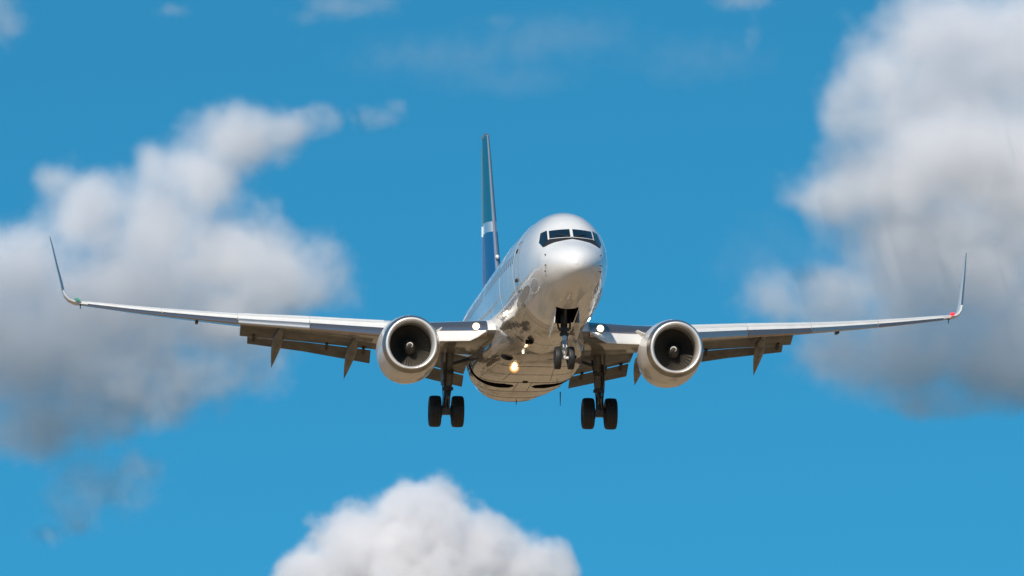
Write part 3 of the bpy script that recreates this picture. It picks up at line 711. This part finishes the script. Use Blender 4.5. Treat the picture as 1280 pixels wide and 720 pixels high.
def cloud(label, dist, blobs, dens, soft, namp, nscale, voxel, seed, group=None, albedo=(0.98, 0.98, 0.98), aniso=0.0, stretch=1.0):
    """blobs: (bearing-u, bearing-v, radius across, radius up, depth offset in metres); lengths in units of dist/7811 m"""
    k = dist / 7811.19
    P = []
    for b in blobs:
        u, v, rx, ry = b[:4]; off = b[4] if len(b) > 4 else 0.0
        c = Vector((0, 0, 1.7)) + pix_dir(u, v) * dist + Vector((0, off * k, 0))
        P.append((c, rx * k, (b[5] if len(b) > 5 else (rx + ry) * 0.5) * k, ry * k, b[6] if len(b) > 6 else 1.0))
    org = sum((p[0] for p in P), Vector()) / len(P)
    lo = Vector((min(p[0].x - p[1] * 1.35 for p in P), min(p[0].y - p[2] * 1.35 for p in P), min(p[0].z - p[3] * 1.35 for p in P))) - org
    hi = Vector((max(p[0].x + p[1] * 1.35 for p in P), max(p[0].y + p[2] * 1.35 for p in P), max(p[0].z + p[3] * 1.35 for p in P))) - org
    g = bpy.data.node_groups.new('cloud_density', 'GeometryNodeTree')
    g.interface.new_socket('Geometry', in_out='INPUT', socket_type='NodeSocketGeometry')
    g.interface.new_socket('Geometry', in_out='OUTPUT', socket_type='NodeSocketGeometry')
    N, L = g.nodes, g.links
    def M(op, a, b=None, c=None):
        n = N.new('ShaderNodeMath'); n.operation = op
        for i, x in enumerate((a, b, c)):
            if x is None: continue
            if isinstance(x, (int, float)): n.inputs[i].default_value = x
            else: L.new(x, n.inputs[i])
        return n.outputs[0]
    def V(op, a, b=None, scale=None):
        n = N.new('ShaderNodeVectorMath'); n.operation = op
        for i, x in enumerate((a, b)):
            if x is None: continue
            if isinstance(x, (tuple, Vector)): n.inputs[i].default_value = x
            else: L.new(x, n.inputs[i])
        if scale is not None: n.inputs['Scale'].default_value = scale
        return n.outputs['Value'] if op in ('LENGTH', 'DOT_PRODUCT') else n.outputs['Vector']
    def NZ(vec, scale, detail, rough=0.55, sd=0.0):
        n = N.new('ShaderNodeTexNoise'); n.noise_dimensions = '3D'
        L.new(V('ADD', vec, (sd * 37.1, sd * 11.7, sd * 23.3)), n.inputs['Vector'])
        n.inputs['Scale'].default_value = scale; n.inputs['Detail'].default_value = detail; n.inputs['Roughness'].default_value = rough
        return n
    pos = N.new('GeometryNodeInputPosition').outputs[0]
    pu = V('SCALE', pos, scale=1.0 / k)                     # in angular units, so noise scales read like picture sizes
    if stretch != 1.0: pu = V('MULTIPLY', pu, (1, 1, stretch))
    warp = NZ(pu, nscale * 0.6, 2, 0.5, seed + 3).outputs['Color']
    warp = V('SCALE', V('SUBTRACT', warp, (0.5, 0.5, 0.5)), scale=0.9 / nscale * k * 0.35)
    pw = V('ADD', pos, warp)
    f = None
    for (c, rx, ry, rz, wt) in P:
        d = V('LENGTH', V('MULTIPLY', V('SUBTRACT', pw, tuple(c - org)), (1 / rx, 1 / ry, 1 / rz)))
        b = M('SUBTRACT', 1.0, d)
        if wt != 1.0: b = M('MINIMUM', b, wt)
        f = b if f is None else M('SMOOTH_MAX', f, b, 0.42)
    n1 = NZ(pu, nscale, 6, 0.55, seed).outputs[0]
    n2 = NZ(pu, nscale * 3.7, 4, 0.6, seed + 9).outputs[0]
    disp = M('ADD', M('MULTIPLY', M('SUBTRACT', n1, 0.5), namp * 2.0), M('MULTIPLY', M('SUBTRACT', n2, 0.5), namp * 0.5))
    f = M('ADD', M('SUBTRACT', f, 0.03), disp)
    mr = N.new('ShaderNodeMapRange'); mr.interpolation_type = 'SMOOTHSTEP'
    L.new(f, mr.inputs['Value']); mr.inputs['From Min'].default_value = 0.0; mr.inputs['From Max'].default_value = soft
    mr.inputs['To Min'].default_value = 0.0; mr.inputs['To Max'].default_value = 1.0
    vc = N.new('GeometryNodeVolumeCube')
    L.new(mr.outputs[0], vc.inputs['Density'])
    vc.inputs['Min'].default_value = lo; vc.inputs['Max'].default_value = hi
    for ax, i in zip('XYZ', range(3)): vc.inputs['Resolution ' + ax].default_value = max(12, int((hi[i] - lo[i]) / (voxel * k)))
    sm = N.new('GeometryNodeSetMaterial')
    L.new(vc.outputs[0], sm.inputs['Geometry'])
    m = bpy.data.materials.new('cloud_droplets'); m.use_nodes = True
    t = m.node_tree; t.nodes.clear()
    o = t.nodes.new('ShaderNodeOutputMaterial'); pv = t.nodes.new('ShaderNodeVolumePrincipled')
    pv.inputs['Color'].default_value = (*albedo, 1); pv.inputs['Anisotropy'].default_value = aniso
    pv.inputs['Density'].default_value = dens / k; pv.inputs['Density Attribute'].default_value = 'density'
    t.links.new(pv.outputs[0], o.inputs['Volume'])
    sm.inputs['Material'].default_value = m
    gi, go = N.new('NodeGroupInput'), N.new('NodeGroupOutput')
    L.new(sm.outputs[0], go.inputs[0])
    vol = bpy.data.volumes.new('cloud'); vol.materials.append(m)
    ob = bpy.data.objects.new('cloud', vol); COL.objects.link(ob); ob.location = org
    md = ob.modifiers.new('density', 'NODES'); md.node_group = g
    ob['label'] = label; ob['category'] = 'cloud'
    if group: ob['group'] = group
    return ob


ALB = (1.0, .989, .991)
cloud('large pale grey cumulus cloud behind the wing with the green light', 6000, [
    (30, 345, 95, 85), (115, 272, 85, 80), (200, 285, 98, 98), (290, 325, 98, 92), (350, 350, 84, 66), (150, 380, 165, 95), (50, 420, 140, 95, 0, 110, .7), (290, 395, 120, 62, 0, 90, .7),
    (295, 172, 88, 58), (250, 225, 80, 66), (350, 162, 52, 30, 0, 40, .6), (190, 205, 30, 40), (-60, 400, 120, 140), (70, 225, 40, 34),
    (80, 480, 165, 95, 0, 90, .40), (210, 450, 160, 88, 0, 90, .37), (60, 510, 130, 75, 0, 80, .28), (150, 490, 120, 70, 0, 80, .26), (398, 345, 62, 62, 0, 50, .42), (395, 155, 42, 28, 0, 30, .3), (10, 505, 90, 80, 0, 80, .36)],
    0.041, 1.0, 0.62, 0.0165, 2.3, 1.0, albedo=ALB)
cloud('rounded white cumulus top rising at the bottom edge below the aircraft', 5200, [
    (525, 705, 120, 102), (522, 642, 66, 56), (450, 690, 78, 66), (388, 722, 62, 46), (605, 690, 74, 56), (660, 716, 60, 48), (704, 712, 24, 38), (520, 780, 200, 90)],
    0.07, 0.6, 0.62, 0.022, 2.0, 4.0, albedo=ALB)
cloud('big grey and white cloud bank behind the wing with the red light', 6500, [
    (1190, 40, 130, 95, 60, 100, .8), (1290, 60, 130, 120, 60, 110, .8), (1100, 110, 85, 88, 60, 70, .55), (1065, 140, 58, 64, 40, 50, .5), (1105, 232, 128, 76, -20, 100), (1040, 250, 75, 46, -20, 60, .7), (1200, 195, 145, 115, -20, 130), (1290, 230, 135, 145, -20, 140), (1190, 110, 115, 85, 20, 90, .8),
    (1150, 310, 155, 95, 0, 110, .8), (1250, 365, 180, 110, 0, 120, .52), (1040, 372, 125, 58, 0, 70, .44), (1190, 425, 220, 82, 0, 100, .40), (1290, 445, 160, 92, 0, 100, .42), (1110, 440, 160, 60, 0, 80, .33), (1000, 365, 75, 40, 0, 50, .34), (1200, 485, 180, 48, 0, 70, .30)],
    0.041, 1.0, 0.58, 0.0150, 2.4, 7.0, albedo=ALB)
WISP = 'small wisps of cloud in the blue'
for lab, d, bl, dn in (
    ('faint puff of cloud alone in the blue left of the tail fin', 6000, [(470, 146, 42, 22), (495, 132, 20, 16)], .016),
    ('thin wisp of cloud at the top edge above the left cumulus', 6000, [(430, 6, 75, 24), (385, 22, 35, 16), (480, 2, 40, 18)], .010),
    ('faint haze-like wisp of cloud above the tail fin', 6000, [(658, 62, 40, 26), (620, 25, 35, 16)], .005),
    ('small oval wisp of cloud at the top edge near the corner scrap', 6000, [(212, 13, 32, 13)], .016),
    ('pale cloud scrap in the upper left corner', 6000, [(8, 28, 34, 36), (-15, 10, 40, 30)], .022),
    ('thin cloud strip at the top edge left of the big cloud bank', 6000, [(925, 0, 55, 16), (940, 45, 14, 30, 0, 20, .4)], .016),
    ('dark grey shred of cloud hanging under the large left cumulus', 6000, [(125, 608, 88, 46), (95, 640, 50, 38), (160, 588, 64, 40)], .017),
    ('broad very faint veil of haze across the top, above the tail fin', 6000, [(560, 70, 170, 40), (700, 45, 140, 45), (640, 100, 120, 30)], .0022),
    ('broad very faint veil of haze between the tail fin and the right bank', 6000, [(880, 75, 120, 45), (960, 330, 90, 80), (830, 90, 60, 30)], .0018),
    ('small pale cloud scrap near the lower left corner', 6000, [(62, 670, 36, 18), (100, 658, 26, 12)], .018)):
    cloud(lab, d, bl, dn * .75, 1.2, 1.0, 0.030, 1.6, 11.0 + bl[0][0] * .013, WISP, albedo=ALB)
# an unseen cloud deck added towards the sun, placed to shade parts of these clouds
def shade(u, v, rx, ry, dist, L, wt=1.0):
    c = Vector((0, 0, 1.7)) + pix_dir(u, v) * dist + _sd * L
    d = (c - Vector((0, 0, 1.7))); d.rotate(Euler((-rad(ELEV), 0, 0)))
    k = 7811.19 / d.y
    return (640 + d.x * k, 360 - d.z * k, rx * dist / d.y, ry * dist / d.y, (d.y - DECK) * 7811.19 / DECK, (rx + ry) * .5, wt)
DECK = 5600
deck = cloud('', DECK, [shade(1240, 430, 260, 85, 6500, 820), shade(1085, 115, 95, 85, 6500, 820, .5), shade(1240, 30, 150, 60, 6500, 820, .4), shade(1100, 400, 120, 60, 6500, 820, .8), shade(1010, 375, 80, 50, 6500, 820, .5),
    shade(60, 490, 190, 80, 6000, 760, .42), shade(210, 480, 150, 65, 6000, 760, .42), shade(225, 350, 110, 45, 6000, 760, .2), shade(120, 612, 120, 65, 6000, 760), shade(120, 612, 100, 60, 6000, 900)],
    0.012, 0.8, 0.18, 0.010, 9.0, 21.0, albedo=ALB)
deck.name = 'shade_clouds'; deck['kind'] = 'stuff'; del deck['label']; del deck['category']
